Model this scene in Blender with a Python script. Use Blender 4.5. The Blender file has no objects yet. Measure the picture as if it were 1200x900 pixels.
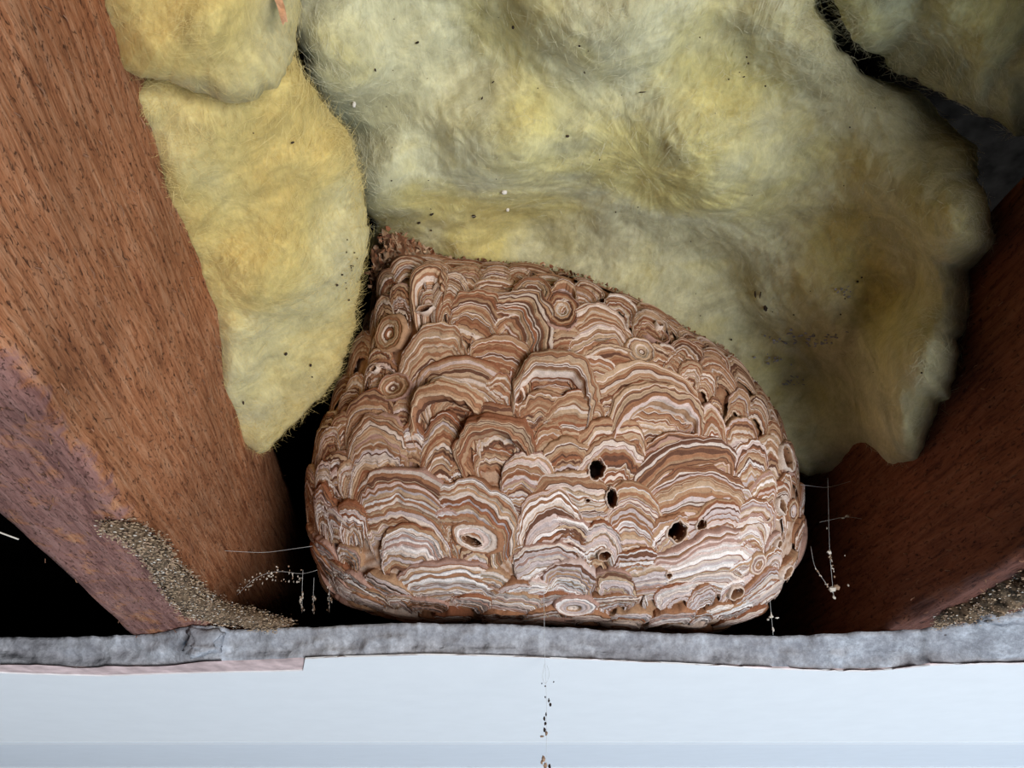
import bpy, math, random
import numpy as np
from mathutils import Vector, Matrix
random.seed(7)
RNG = np.random.default_rng(11)
scene = bpy.context.scene
COL = scene.collection

# ------------------------------------------------------------------ camera
F = 940.0
PITCH = math.atan(591 / F)
CAM = np.array([0.0, 0.0, 2.25])
cam_d = bpy.data.cameras.new('camera')
cam = bpy.data.objects.new('camera', cam_d)
COL.objects.link(cam)
cam.location = CAM
cam.rotation_euler = (math.pi / 2 + PITCH, 0, 0)
cam_d.sensor_width = 36
cam_d.lens = 36 * F / 1200
cam_d.clip_start = 0.01
scene.camera = cam

# ------------------------------------------------------------------ world, lamps, exposure
world = bpy.data.worlds.new('room_daylight')
scene.world = world
world.use_nodes = True
wb = world.node_tree.nodes['Background']
wb.inputs[0].default_value = (0.80, 0.89, 1.0, 1)
wb.inputs[1].default_value = 0.03


def area(name, loc, target, sx, sy, power, color):
    d = bpy.data.lights.new(name, 'AREA')
    d.shape = 'RECTANGLE'
    d.size, d.size_y, d.energy, d.color = sx, sy, power, color
    o = bpy.data.objects.new(name, d)
    COL.objects.link(o)
    o.location = loc
    o.rotation_euler = (Vector(target) - Vector(loc)).to_track_quat('-Z', 'Y').to_euler()
    return o


area('window_daylight', (1.22, -1.45, 0.95), (0.0, 0.6, 2.45), 1.0, 1.3, 82, (0.98, 0.98, 1.0))
area('floor_daylight', (1.25, -0.55, 0.05), (0.3, 0.7, 2.4), 1.4, 1.4, 17, (0.62, 0.82, 1.0))
area('ceiling_fill', (1.5, 1.15, 0.05), (0.9, 1.1, 2.4), 1.4, 1.2, 24, (0.46, 0.72, 1.0))  # added fill lamp, brightens the ceiling without reaching the nest
vs = scene.view_settings
vs.view_transform = 'Standard'
vs.look = 'None'
vs.gamma = 1
vs.exposure = 0.0
vs.use_curve_mapping = False

# ------------------------------------------------------------------ geometry helpers
RT = np.array([1.0, 0, 0])
FW = np.array([0, math.cos(PITCH), math.sin(PITCH)])
UP = np.array([0, -math.sin(PITCH), math.cos(PITCH)])
BY = np.array([-0.10302, 0.994679, 0.0])      # the way the joists run
BX = np.array([0.994679, 0.10302, 0.0])
EZ = np.array([0, 0, 1.0])


def ray(px, py):
    px = np.asarray(px, float)[..., None]
    py = np.asarray(py, float)[..., None]
    return RT * (px - 600) / F + UP * (450 - py) / F + FW


def at(px, py, d):
    return CAM + ray(px, py) * np.asarray(d, float)[..., None]


def on_z(px, py, z):
    r = ray(px, py)
    return CAM + r * ((z - CAM[2]) / r[..., 2])[..., None]


def on_joist(px, py, X):
    r = ray(px, py)
    return CAM + r * (X / (r @ BX))[..., None]


def jp(X, Y, z):
    return CAM * np.array([1, 1, 0]) + BX * X + BY * Y + EZ * z


def hash3(i, j, k):
    n = (i * 374761393 + j * 668265263 + k * 2147483647) & 0xffffffff
    n = ((n ^ (n >> 13)) * 1274126177) & 0xffffffff
    n = ((n ^ (n >> 16)) * 2246822519) & 0xffffffff
    return ((n ^ (n >> 15)) & 0xffffff) / float(0xffffff)


def vnoise(p):
    p = np.asarray(p, float)
    i = np.floor(p).astype(np.int64)
    f = p - i
    f = f * f * (3 - 2 * f)
    r = 0
    for a in (0, 1):
        for b in (0, 1):
            for c in (0, 1):
                w = (f[..., 0] if a else 1 - f[..., 0]) * (f[..., 1] if b else 1 - f[..., 1]) * (f[..., 2] if c else 1 - f[..., 2])
                r = r + w * hash3(i[..., 0] + a, i[..., 1] + b, i[..., 2] + c)
    return r * 2 - 1


ROT = np.array(Matrix.Rotation(.7, 3, 'X') @ Matrix.Rotation(1.1, 3, 'Y') @ Matrix.Rotation(.5, 3, 'Z'))


def fbm(p, oct=4, gain=0.5):
    p = np.asarray(p, float) @ ROT
    s, a = 0, 1.0
    for o in range(oct):
        s = s + a * vnoise(p * 2 ** o + 17.3 * o)
        a *= gain
    return s


def mesh_obj(name, V, Fc, mat, parent=None, smooth=True, colors=None, origin=None):
    """V (n,3); Fc list of faces or (m,k) array; colors (nverts,3) optional"""
    me = bpy.data.meshes.new(name)
    V = np.asarray(V, float)
    if origin is not None:
        V = V - np.asarray(origin)
    me.from_pydata(V.tolist(), [], Fc.tolist() if isinstance(Fc, np.ndarray) else Fc)
    me.polygons.foreach_set('use_smooth', [smooth] * len(me.polygons))
    if colors is not None:
        at_ = me.color_attributes.new('Col', 'FLOAT_COLOR', 'POINT')
        c = np.ones((len(V), 4))
        c[:, :3] = colors
        at_.data.foreach_set('color', c.ravel())
    for m in (mat if isinstance(mat, (list, tuple)) else [mat]):
        me.materials.append(m)
    me.update()
    o = bpy.data.objects.new(name, me)
    COL.objects.link(o)
    if parent is not None:
        o.parent = parent
    elif origin is not None:
        o.location = Vector(origin)
    return o


def empty(name, loc, label, cat, group=None):
    o = bpy.data.objects.new(name, None)
    COL.objects.link(o)
    o.location = Vector(loc)
    o.empty_display_size = 0.02
    o['label'] = label
    o['category'] = cat
    if group:
        o['group'] = group
    return o


def grid_faces(nu, nv, wrap=False):
    """nu rows, nv columns, quads"""
    i = np.arange(nu - 1)[:, None]
    j = np.arange(nv if wrap else nv - 1)[None, :]
    j2 = (j + 1) % nv
    return np.stack([i * nv + j, i * nv + j2, (i + 1) * nv + j2, (i + 1) * nv + j], -1).reshape(-1, 4)


def smooth_path(P, n):
    P = np.asarray(P, float)
    s = np.r_[0, np.cumsum(np.linalg.norm(np.diff(P, axis=0), axis=1))]
    t = np.linspace(0, s[-1], n)
    Q = np.stack([np.interp(t, s, P[:, k]) for k in range(P.shape[1])], 1)
    for _ in range(2):
        Q[1:-1] = (Q[:-2] + 2 * Q[1:-1] + Q[2:]) / 4
    return Q


def tube(P, rad, seg=6, closed=False):
    P = np.asarray(P, float)
    n = len(P)
    rad = np.broadcast_to(rad, (n,))
    T = np.gradient(P, axis=0)
    T /= np.linalg.norm(T, axis=1)[:, None] + 1e-12
    ref = np.where(np.abs(T[:, 2:3]) > .8, [[1.0, 0, 0]], [[0, 0, 1.0]])
    A = np.cross(T, ref)
    A /= np.linalg.norm(A, axis=1)[:, None] + 1e-12
    B = np.cross(T, A)
    a = np.linspace(0, 2 * math.pi, seg, endpoint=False)
    V = P[:, None] + rad[:, None, None] * (np.cos(a)[None, :, None] * A[:, None] + np.sin(a)[None, :, None] * B[:, None])
    Fc = grid_faces(n, seg, True).tolist()
    V = V.reshape(-1, 3)
    Fc += [list(range(seg))[::-1], list(range((n - 1) * seg, n * seg))]
    return V, Fc


# ------------------------------------------------------------------ material helpers
class NT:
    def __init__(self, name, rough=0.85):
        self.m = bpy.data.materials.new(name)
        self.m.use_nodes = True
        self.t = self.m.node_tree
        self.b = self.t.nodes['Principled BSDF']
        self.b.inputs['Roughness'].default_value = rough
        self.b.inputs['Specular IOR Level'].default_value = 0.2

    def n(self, kind, **kw):
        nd = self.t.nodes.new(kind)
        for k, v in kw.items():
            setattr(nd, k, v)
        return nd

    def l(self, a, b):
        self.t.links.new(a, b)

    def coord(self, kind='Object', scale=(1, 1, 1), rot=(0, 0, 0), src=None):
        mp = self.n('ShaderNodeMapping')
        if src is None:
            tc = self.n('ShaderNodeTexCoord')
            src = tc.outputs[kind]
        self.l(src, mp.inputs['Vector'])
        mp.inputs['Scale'].default_value = scale
        mp.inputs['Rotation'].default_value = rot
        return mp.outputs['Vector']

    def noise(self, vec, scale, detail=4, rough=0.6, dist=0.0):
        nd = self.n('ShaderNodeTexNoise')
        self.l(vec, nd.inputs['Vector'])
        nd.inputs['Scale'].default_value = scale
        nd.inputs['Detail'].default_value = detail
        nd.inputs['Roughness'].default_value = rough
        nd.inputs['Distortion'].default_value = dist
        return nd.outputs['Fac']

    def ramp(self, fac, stops, interp='LINEAR'):
        nd = self.n('ShaderNodeValToRGB')
        nd.color_ramp.interpolation = interp
        e = nd.color_ramp.elements
        while len(e) < len(stops):
            e.new(0.5)
        for el, (p, c) in zip(e, stops):
            el.position = p
            el.color = (*c, 1) if len(c) == 3 else c
        self.l(fac, nd.inputs['Fac'])
        return nd.outputs['Color']

    def mix(self, fac, a, b, mode='MIX'):
        nd = self.n('ShaderNodeMix', data_type='RGBA', blend_type=mode)
        for sock, v in ((nd.inputs[0], fac), (nd.inputs[6], a), (nd.inputs[7], b)):
            if isinstance(v, (int, float)):
                sock.default_value = v
            elif isinstance(v, tuple):
                sock.default_value = (*v, 1)
            else:
                self.l(v, sock)
        return nd.outputs[2]

    def bump(self, h, strength, dist, normal=None):
        nd = self.n('ShaderNodeBump')
        nd.inputs['Strength'].default_value = strength
        nd.inputs['Distance'].default_value = dist
        self.l(h, nd.inputs['Height'])
        if normal is not None:
            self.l(normal, nd.inputs['Normal'])
        return nd.outputs['Normal']

    def done(self, color, normal=None):
        if isinstance(color, tuple):
            self.b.inputs['Base Color'].default_value = (*color, 1)
        else:
            self.l(color, self.b.inputs['Base Color'])
        if normal is not None:
            self.l(normal, self.b.inputs['Normal'])
        return self.m


G3 = lambda v: (v, v, v)


def flat_mat(name, c, rough=.85, var=.25, scale=120):
    k = NT(name, rough)
    v = k.coord()
    f = k.noise(v, scale, 4, .6)
    lo = tuple(x * (1 - var) for x in c)
    hi = tuple(min(1, x * (1 + var)) for x in c)
    return k.done(k.ramp(f, [(.3, lo), (.7, hi)]), k.bump(f, .4, .0008))


def wood_mat(name, side, under, pit=.9):
    """rough-sawn timber; side and under are (base, dark, pale), the under stain creeping unevenly over the arris"""
    k = NT(name, .8)
    g = k.noise(k.coord('Object', (1, .1, 1)), 230, 6, .72, .3)
    cs_ = [k.ramp(g, [(.32, d), (.48, b), (.68, p)]) for (b, d, p) in (side, under)]
    n0 = k.noise(k.coord(), 55, 5, .7)
    tc = k.n('ShaderNodeTexCoord')
    sx = k.n('ShaderNodeSeparateXYZ')
    k.l(tc.outputs['Object'], sx.inputs[0])
    ma = k.n('ShaderNodeMath', operation='MULTIPLY_ADD')
    k.l(n0, ma.inputs[0])
    ma.inputs[1].default_value = -.040
    k.l(sx.outputs['Z'], ma.inputs[2])
    mr = k.n('ShaderNodeMapRange')
    k.l(ma.outputs[0], mr.inputs['Value'])
    mr.inputs['From Min'].default_value = -.0185
    mr.inputs['From Max'].default_value = -.0125
    c = k.mix(mr.outputs[0], cs_[1], cs_[0])
    big = k.noise(k.coord(), 9, 4, .6)
    c = k.mix(.55, c, k.mix(1.0, c, k.ramp(big, [(.3, G3(.5)), (.7, G3(1.35))]), 'MULTIPLY'))
    pv = k.noise(k.coord('Object', (1, .42, 1)), 520, 5, .72, .8)
    pits = k.ramp(pv, [(.565, G3(0)), (.65, G3(1))])
    c = k.mix(k.mix(1.0, pits, G3(pit), 'MULTIPLY'), c, tuple(x * .35 for x in side[1]))
    dust = k.noise(k.coord(), 22, 5, .65)
    c = k.mix(k.ramp(dust, [(.60, G3(0)), (.78, G3(.4))]), c, tuple(x * .9 + .02 for x in side[2]))
    nb = k.bump(g, .9, .0022)
    nb = k.bump(pits, .7, -.0015, nb)
    return k.done(c, nb)


M = {}
M['joist_orange'] = wood_mat('sawn_timber_orange', ((.40, .155, .066), (.18, .055, .022), (.54, .275, .150)), ((.27, .125, .100), (.13, .052, .042), (.36, .19, .155)))
M['joist_red_shaded'] = wood_mat('sawn_timber_red_shaded', ((.20, .063, .029), (.085, .023, .011), (.26, .10, .052)), ((.15, .055, .036), (.07, .024, .015), (.20, .085, .06)))  # redder timber, darkened further to stand in for shade on the right
M['splinter'] = flat_mat('splinter_wood', (.26, .125, .07), var=.5)
M['deck'] = flat_mat('deck_black_shade', (.010, .009, .008), rough=1.0, var=.5, scale=60)  # near-black colour puts the cavity's deep shade into deck and walls
M['deck'].node_tree.nodes['Principled BSDF'].inputs['Specular IOR Level'].default_value = 0.0


def wool_mat(name, c_grey, c_pale, c_yel, c_org, bias=0.0):
    k = NT(name, 1.0)
    v = k.coord()
    n1 = k.noise(v, 6.5, 5, .55, .4)
    c = k.ramp(n1, [(.30 + bias, c_grey), (.45 + bias, c_pale), (.58 + bias, c_yel), (.78 + bias, c_org)])
    n2 = k.noise(k.coord('Object', (1, 1, 1)), 28, 6, .7, 1.2)
    c = k.mix(1.0, c, k.ramp(n2, [(.3, G3(.60)), (.65, G3(.98))]), 'MULTIPLY')
    n3 = k.noise(k.coord('Object', (1, .25, 1), (0, 0, .5)), 320, 4, .7, 1.0)
    c = k.mix(1.0, c, k.ramp(n3, [(.3, G3(.86)), (.7, G3(1.08))]), 'MULTIPLY')
    nb = k.bump(n2, .22, .006)
    nb = k.bump(n3, .35, .001, nb)
    k.b.inputs['Subsurface Weight'].default_value = 0.35
    k.b.inputs['Subsurface Radius'].default_value = (1.0, .85, .5)
    k.b.inputs['Subsurface Scale'].default_value = 0.012
    k.b.inputs['Specular IOR Level'].default_value = 0.02
    return k.done(c, nb)


M['wool'] = wool_mat('glass_wool_pale', (.46, .40, .21), (.64, .59, .36), (.66, .56, .23), (.60, .44, .13), .0)
M['wool_yellow'] = wool_mat('glass_wool_yellow', (.56, .49, .29), (.68, .57, .27), (.70, .54, .20), (.64, .42, .12), -.01)
M['wool_green_grey'] = wool_mat('glass_wool_greenish', (.26, .26, .15), (.46, .46, .29), (.54, .50, .23), (.50, .44, .18), .03)  # darker, greener wool tone for the corner tuft


def fibre_mat(name, c):
    k = NT(name, .7)
    return k.done(c)


M['fibre'] = fibre_mat('glass_fibre', (.58, .53, .34))
M['fibre_yellow'] = fibre_mat('glass_fibre_yellow', (.64, .50, .20))
M['speck'] = flat_mat('dark_crumb', (.035, .022, .015), var=.5)
M['pale_speck'] = flat_mat('pale_crumb', (.62, .56, .48), var=.3)
M['tan_speck'] = flat_mat('tan_crumb', (.36, .24, .16), var=.4)
M['thread'] = flat_mat('cobweb_silk', (.55, .54, .52), var=.1)

k = NT('wasp_paper', .92)
ca = k.n('ShaderNodeVertexColor', layer_name='Col')
v = k.coord()
n1 = k.noise(v, 900, 4, .7)
c = k.mix(1.0, ca.outputs['Color'], k.ramp(n1, [(.28, G3(.78)), (.68, G3(1.14))]), 'MULTIPLY')
n2 = k.noise(v, 240, 5, .7)
c = k.mix(1.0, c, k.ramp(n2, [(.3, G3(.82)), (.7, G3(1.12))]), 'MULTIPLY')
n4 = k.noise(v, 420, 2, .5)
c = k.mix(k.ramp(n4, [(.70, G3(0)), (.76, G3(.8))]), c, (.06, .035, .025))
k.b.inputs['Specular IOR Level'].default_value = .08
M['paper'] = k.done(c, k.bump(n1, .45, .0006, k.bump(n2, .4, .0015)))

k = NT('broken_gypsum', .95)
v = k.coord()
n1 = k.noise(v, 42, 6, .7)
n2 = k.noise(v, 300, 5, .7)
c = k.ramp(n1, [(.32, (.20, .20, .22)), (.52, (.33, .335, .36)), (.70, (.52, .54, .58))])
c = k.mix(1.0, c, k.ramp(n2, [(.3, G3(.75)), (.7, G3(1.2))]), 'MULTIPLY')
M['gypsum'] = k.done(c, k.bump(n1, .6, .004, k.bump(n2, .5, .0012)))
M['pink_paper'] = flat_mat('pink_board_paper', (.52, .40, .39), var=.3, scale=60)
M['white_paint'] = flat_mat('white_ceiling_paint', (.80, .80, .80), rough=.6, var=.02, scale=30)
M['dust'] = flat_mat('wood_dust', (.12, .080, .048), var=.75, scale=420)
M['flake_tan'] = flat_mat('dust_flake', (.42, .30, .19), var=.4)

# ------------------------------------------------------------------ structure
ZC = CAM[2] + 0.1459       # underside of the ceiling board
TB = 0.0215                # its thickness
ZT = ZC + TB
XL, XR = -0.1625, 0.350    # inner faces of the joists
JH = 0.205


def structure(o):
    o['kind'] = 'structure'
    return o


def interp_edge(pts, xs):
    pts = np.array(pts, float)
    return np.interp(xs, pts[:, 0], pts[:, 1])


xs = np.arange(-560, 1761, 2.5)
top_px = [(-560, 752), (0, 748), (60, 747), (130, 745), (180, 742), (215, 735), (225, 733), (262, 733), (270, 738), (340, 736), (400, 733), (480, 730), (560, 731),
          (640, 734), (720, 739), (800, 742), (900, 745), (960, 743), (1000, 742), (1060, 739), (1100, 735), (1140, 728), (1170, 720), (1200, 712), (1760, 700)]
bot_px = [(-560, 780), (0, 779), (60, 780), (110, 782), (190, 780), (240, 776), (300, 774), (350, 772), (420, 769), (500, 767), (580, 769),
          (640, 771), (700, 773), (760, 776), (830, 779), (900, 782), (960, 784), (1020, 785), (1060, 782), (1090, 778), (1150, 777), (1200, 776), (1760, 775)]
skin_px = [(-560, 789), (0, 789), (60, 791), (120, 792), (200, 790), (280, 788), (340, 787), (356, 786), (357.5, 772.5), (420, 769.6), (500, 767.6), (580, 769.6), (640, 771.8),
           (700, 774), (760, 777), (830, 780), (900, 784), (960, 786), (1020, 787), (1060, 784), (1090, 780), (1150, 778.5), (1200, 778), (1760, 777)]
tE = interp_edge(top_px, xs) + 1.6 * fbm(np.stack([xs * .03, xs * 0, xs * 0], 1), 4, .6)
bE = interp_edge(bot_px, xs) + .9 * fbm(np.stack([xs * .03, xs * 0 + 5, xs * 0], 1), 4, .6)
sE = interp_edge(skin_px, xs) + .5 * fbm(np.stack([xs * .02, xs * 0 + 9, xs * 0], 1), 4, .6)
ceiling = bpy.data.objects.new('ceiling', None)
COL.objects.link(ceiling)
ceiling.location = (0, 1.0, ZC)
structure(ceiling)
CO = np.array([0, 1.0, ZC])
BACK_Y = 1.02
# gypsum core: broken front face, then the top running back
Pb = on_z(xs, bE, ZC + .0012)
Pt = on_z(xs, tE, ZT)
rows = []
NR = 9
for i in range(NR):
    t = i / (NR - 1)
    P = Pb * (1 - t) + Pt * t
    dn = fbm(np.stack([xs * .035, np.full_like(xs, t * 3.0), xs * 0 + 2], 1), 4, .6)
    P = P + np.array([0, -1.0, 0]) * (.0045 * dn * math.sin(math.pi * min(1, t * 1.15 + .05)) + .003 * (t < .25))[:, None]
    rows.append(P)
for yy in (0.80, 1.6):
    rows.append(np.stack([Pt[:, 0], np.full_like(xs, yy), np.full_like(xs, ZT)], 1))
mesh_obj('gypsum_core', np.concatenate(rows), grid_faces(len(rows), len(xs)), M['gypsum'], ceiling, origin=CO)['label'] = 'grey broken gypsum edge of the ceiling board'
# pink paper layer
Pp = on_z(xs, bE + .6, ZC + .0005)
rows = [Pp + EZ * .0012 + np.array([0, -.0006, 0]), Pp, np.stack([Pp[:, 0], np.full_like(xs, .86), np.full_like(xs, ZC + .0005)], 1)]
mesh_obj('backing_paper', np.concatenate(rows), grid_faces(3, len(xs)), M['pink_paper'], ceiling, origin=CO)['label'] = 'torn pinkish paper edge under the gypsum'
# frayed paper lips hanging along the break
V, Fc = [], []
for cx, wd, dy in [(1000, 150, 3.0), (560, 170, 1.6), (860, 90, 2.0), (1150, 120, 1.5), (130, 260, 1.4), (420, 110, 1.8), (720, 110, 1.3)]:
    xx = np.linspace(cx - wd / 2, cx + wd / 2, 30)
    e = np.interp(xx, xs, bE)
    env = np.sin(np.linspace(0, math.pi, 30)) ** .6
    n = fbm(np.stack([xx * .08, xx * 0 + cx, xx * 0], 1), 3)
    A = on_z(xx, e - 1.5, ZC + .004)
    B = on_z(xx, e + env * dy * (1 + .5 * n), ZC - .0006) + np.array([0, -.003, 0]) * env[:, None]
    b0 = len(V)
    V += A.tolist() + B.tolist()
    Fc += (grid_faces(2, 30) + b0).tolist()
mesh_obj('paper_lip', V, Fc, M['pink_paper'], ceiling, origin=CO)
# painted skin: thin layer that ends a little short of the break on the left
Ps = on_z(xs, sE, ZC - .0006)
rows = [Ps + EZ * .0011, Ps, np.stack([Ps[:, 0], np.full_like(xs, .80), np.full_like(xs, ZC - .0006)], 1),
        np.stack([Ps[:, 0], np.full_like(xs, BACK_Y + .02), np.full_like(xs, ZC - .0006)], 1)]
o = mesh_obj('painted_skin', np.concatenate(rows), grid_faces(4, len(xs)), M['white_paint'], ceiling, smooth=False, origin=CO)
o['label'] = 'white painted face of the ceiling'

# cornice between ceiling and back wall: a strip tilted up to look darker, then the cove
SY = BACK_Y + .36
prof = [(BACK_Y, ZC + .001), (BACK_Y, ZC - .0012), (SY, ZC + .017), (SY, ZC + .004)]
for a in np.linspace(0, math.pi / 2, 14):
    prof.append((SY + .012 + .085 * math.sin(a), ZC + .004 - .085 * (1 - math.cos(a))))
prof += [(SY + .105, ZC - .09), (SY + .115, ZC - .09), (SY + .115, ZC + .019), (BACK_Y + .02, ZC + .003)]
V = [(x, y, z) for x in (-1.6, 1.6) for (y, z) in prof]
npf = len(prof)
Fc = [[i, (i + 1) % npf, npf + (i + 1) % npf, npf + i] for i in range(npf)]
M['trim_shaded'] = flat_mat('white_trim_shaded', (.70, .72, .75), rough=.6, var=.02, scale=30)  # white paint greyed to put the strip's shade into its colour
structure(mesh_obj('trim_1', V, Fc, M['trim_shaded'], smooth=False, origin=(0, BACK_Y, ZC)))


def box(name, lo, hi, mat, frame=True, parent=None):
    P = []
    for x in (lo[0], hi[0]):
        for y in (lo[1], hi[1]):
            for z in (lo[2], hi[2]):
                P.append(jp(x, y, z) if frame else (x, y, z))
    Fc = [[0, 1, 3, 2], [4, 6, 7, 5], [0, 4, 5, 1], [2, 3, 7, 6], [0, 2, 6, 4], [1, 5, 7, 3]]
    return mesh_obj(name, P, Fc, mat, parent, smooth=False, origin=np.mean(P, axis=0))


structure(box('wall_back', (-1.7, 1.495, 0.9), (1.7, 1.54, ZC + .02), M['white_paint'], False))
structure(box('wall_eaves', (-1.7, 1.55, ZT), (1.7, 1.60, ZT + .36), M['deck']))  # back closure added so the cavity stays dark
structure(box('wall_blocker_left', (-1.15, -.95, ZT - .02), (-1.10, 1.55, ZT + .36), M['deck']))  # unseen panel added to keep light out of the left bay
structure(box('wall_blocker_right', (1.20, -.95, ZT - .02), (1.25, 1.55, ZT + .36), M['deck']))  # unseen panel added to keep light out of the right bay
structure(box('wall_blocker_near', (-1.15, -1.0, ZT - .02), (1.25, -.95, ZT + .36), M['deck']))  # unseen panel closing the near end against stray light
structure(box('roof_deck', (-1.15, -.95, ZT + .345), (1.25, 1.55, ZT + .375), M['deck']))


# ------------------------------------------------------------------ joists
def joist(X0, X1, label, inner, seed, mats):
    """rough-sawn beam; inner = +1 when the face towards the nest is X1"""
    root = empty('ceiling_joist', jp((X0 + X1) / 2, .3, ZT), label, 'joist', 'timber joists either side of the nest')
    root.rotation_euler = (0, 0, math.atan2(-BY[0], BY[1]))
    W = X1 - X0
    ny = 330
    ys = np.linspace(-.75, 1.25, ny)
    prof = []
    nb, nh = 14, 34
    for i in range(nb):
        prof.append((-W / 2 + W * i / nb, 0, 0))
    for i in range(nh):
        prof.append((W / 2, JH * i / nh, 1))
    for i in range(nb):
        prof.append((W / 2 - W * i / nb, JH, 1))
    for i in range(nh):
        prof.append((-W / 2, JH - JH * i / nh, 1))
    prof = np.array(prof)
    n = len(prof)
    V = np.zeros((ny, n, 3))
    V[:, :, 0] = prof[None, :, 0]
    V[:, :, 1] = ys[:, None]
    V[:, :, 2] = prof[None, :, 1]
    cen = np.array([0, 0, JH / 2])
    q = V.copy()
    q[..., 1] *= .18
    d1 = fbm(q * 90 + seed, 3, .6)
    d2 = fbm(V * 9 + seed * 2, 2)
    off = .0009 * d1 + .0014 * d2
    dirn = np.stack([prof[:, 0] / (W / 2), np.zeros(n), (prof[:, 1] - JH / 2) / (JH / 2)], 1)
    dirn = np.where(np.abs(dirn) > .93, dirn, 0)
    V = V + dirn[None] * off[..., None]
    # worn arris on the lower inner corner
    ci = nb
    for kx in (0, nb):
        wob = .0025 + .002 * fbm(np.stack([ys * 25, ys * 0 + seed, ys * 0 + kx], 1), 3)
        V[:, kx, 2] += np.abs(wob)
        V[:, kx, 0] -= np.sign(prof[kx, 0]) * np.abs(wob)
    Fc = grid_faces(ny, n, True)
    o = mesh_obj('beam', V.reshape(-1, 3), Fc, M[mats], root)
    # lifted splinters and torn fibres on the sawn faces
    V, Fc = [], []
    r = random.Random(seed)
    for i in range(420):
        y = r.uniform(-.15, .75)
        L = r.uniform(.0015, .006)
        a = r.gauss(0, .5)
        w = r.uniform(.0002, .0005)
        h = r.uniform(.0004, .0018)
        if r.random() < .7:
            z = r.uniform(.004, JH)
            x = inner * (W / 2 + .0006)
            p = [(x, y, z), (x + inner * h, y + L * math.cos(a) * .6, z + L * math.sin(a) * .6), (x + inner * h * .6, y + L * math.cos(a), z + L * math.sin(a))]
            s = (0, -math.sin(a) * w, math.cos(a) * w)
            nn = (inner * w, 0, 0)
        else:
            x = r.uniform(-W / 2, W / 2)
            z = -.0006
            p = [(x, y, z), (x + L * math.sin(a) * .6, y + L * math.cos(a) * .6, z - h), (x + L * math.sin(a), y + L * math.cos(a), z - h * .5)]
            s = (math.cos(a) * w, -math.sin(a) * w, 0)
            nn = (0, 0, -w)
        b = len(V)
        for q_ in p:
            V.append((q_[0] - s[0], q_[1] - s[1], q_[2] - s[2]))
            V.append((q_[0] + s[0], q_[1] + s[1], q_[2] + s[2]))
            V.append((q_[0] + nn[0], q_[1] + nn[1], q_[2] + nn[2]))
        for t in (0, 3):
            for u in range(3):
                u2 = (u + 1) % 3
                Fc.append([b + t + u, b + t + u2, b + t + 3 + u2, b + t + 3 + u])
    s = mesh_obj('splinters', V, Fc, M['splinter'], root)
    s['kind'] = 'stuff'
    return root


joist(XL - .0705, XL, 'orange-brown rough-sawn timber joist beside the folded yellow insulation', 1, 3, 'joist_orange')
joist(XR, XR + .0705, 'shade-darkened red rough-sawn timber joist to the right of the nest', -1, 5, 'joist_red_shaded')


# ------------------------------------------------------------------ insulation batts
def idw(ctrl, px, py):
    c = np.array(ctrl, float)
    d2 = (px[..., None] - c[:, 0]) ** 2 + (py[..., None] - c[:, 1]) ** 2 + 2500
    w = d2 ** -1.6
    return (w * c[:, 2]).sum(-1) / w.sum(-1)


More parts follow.
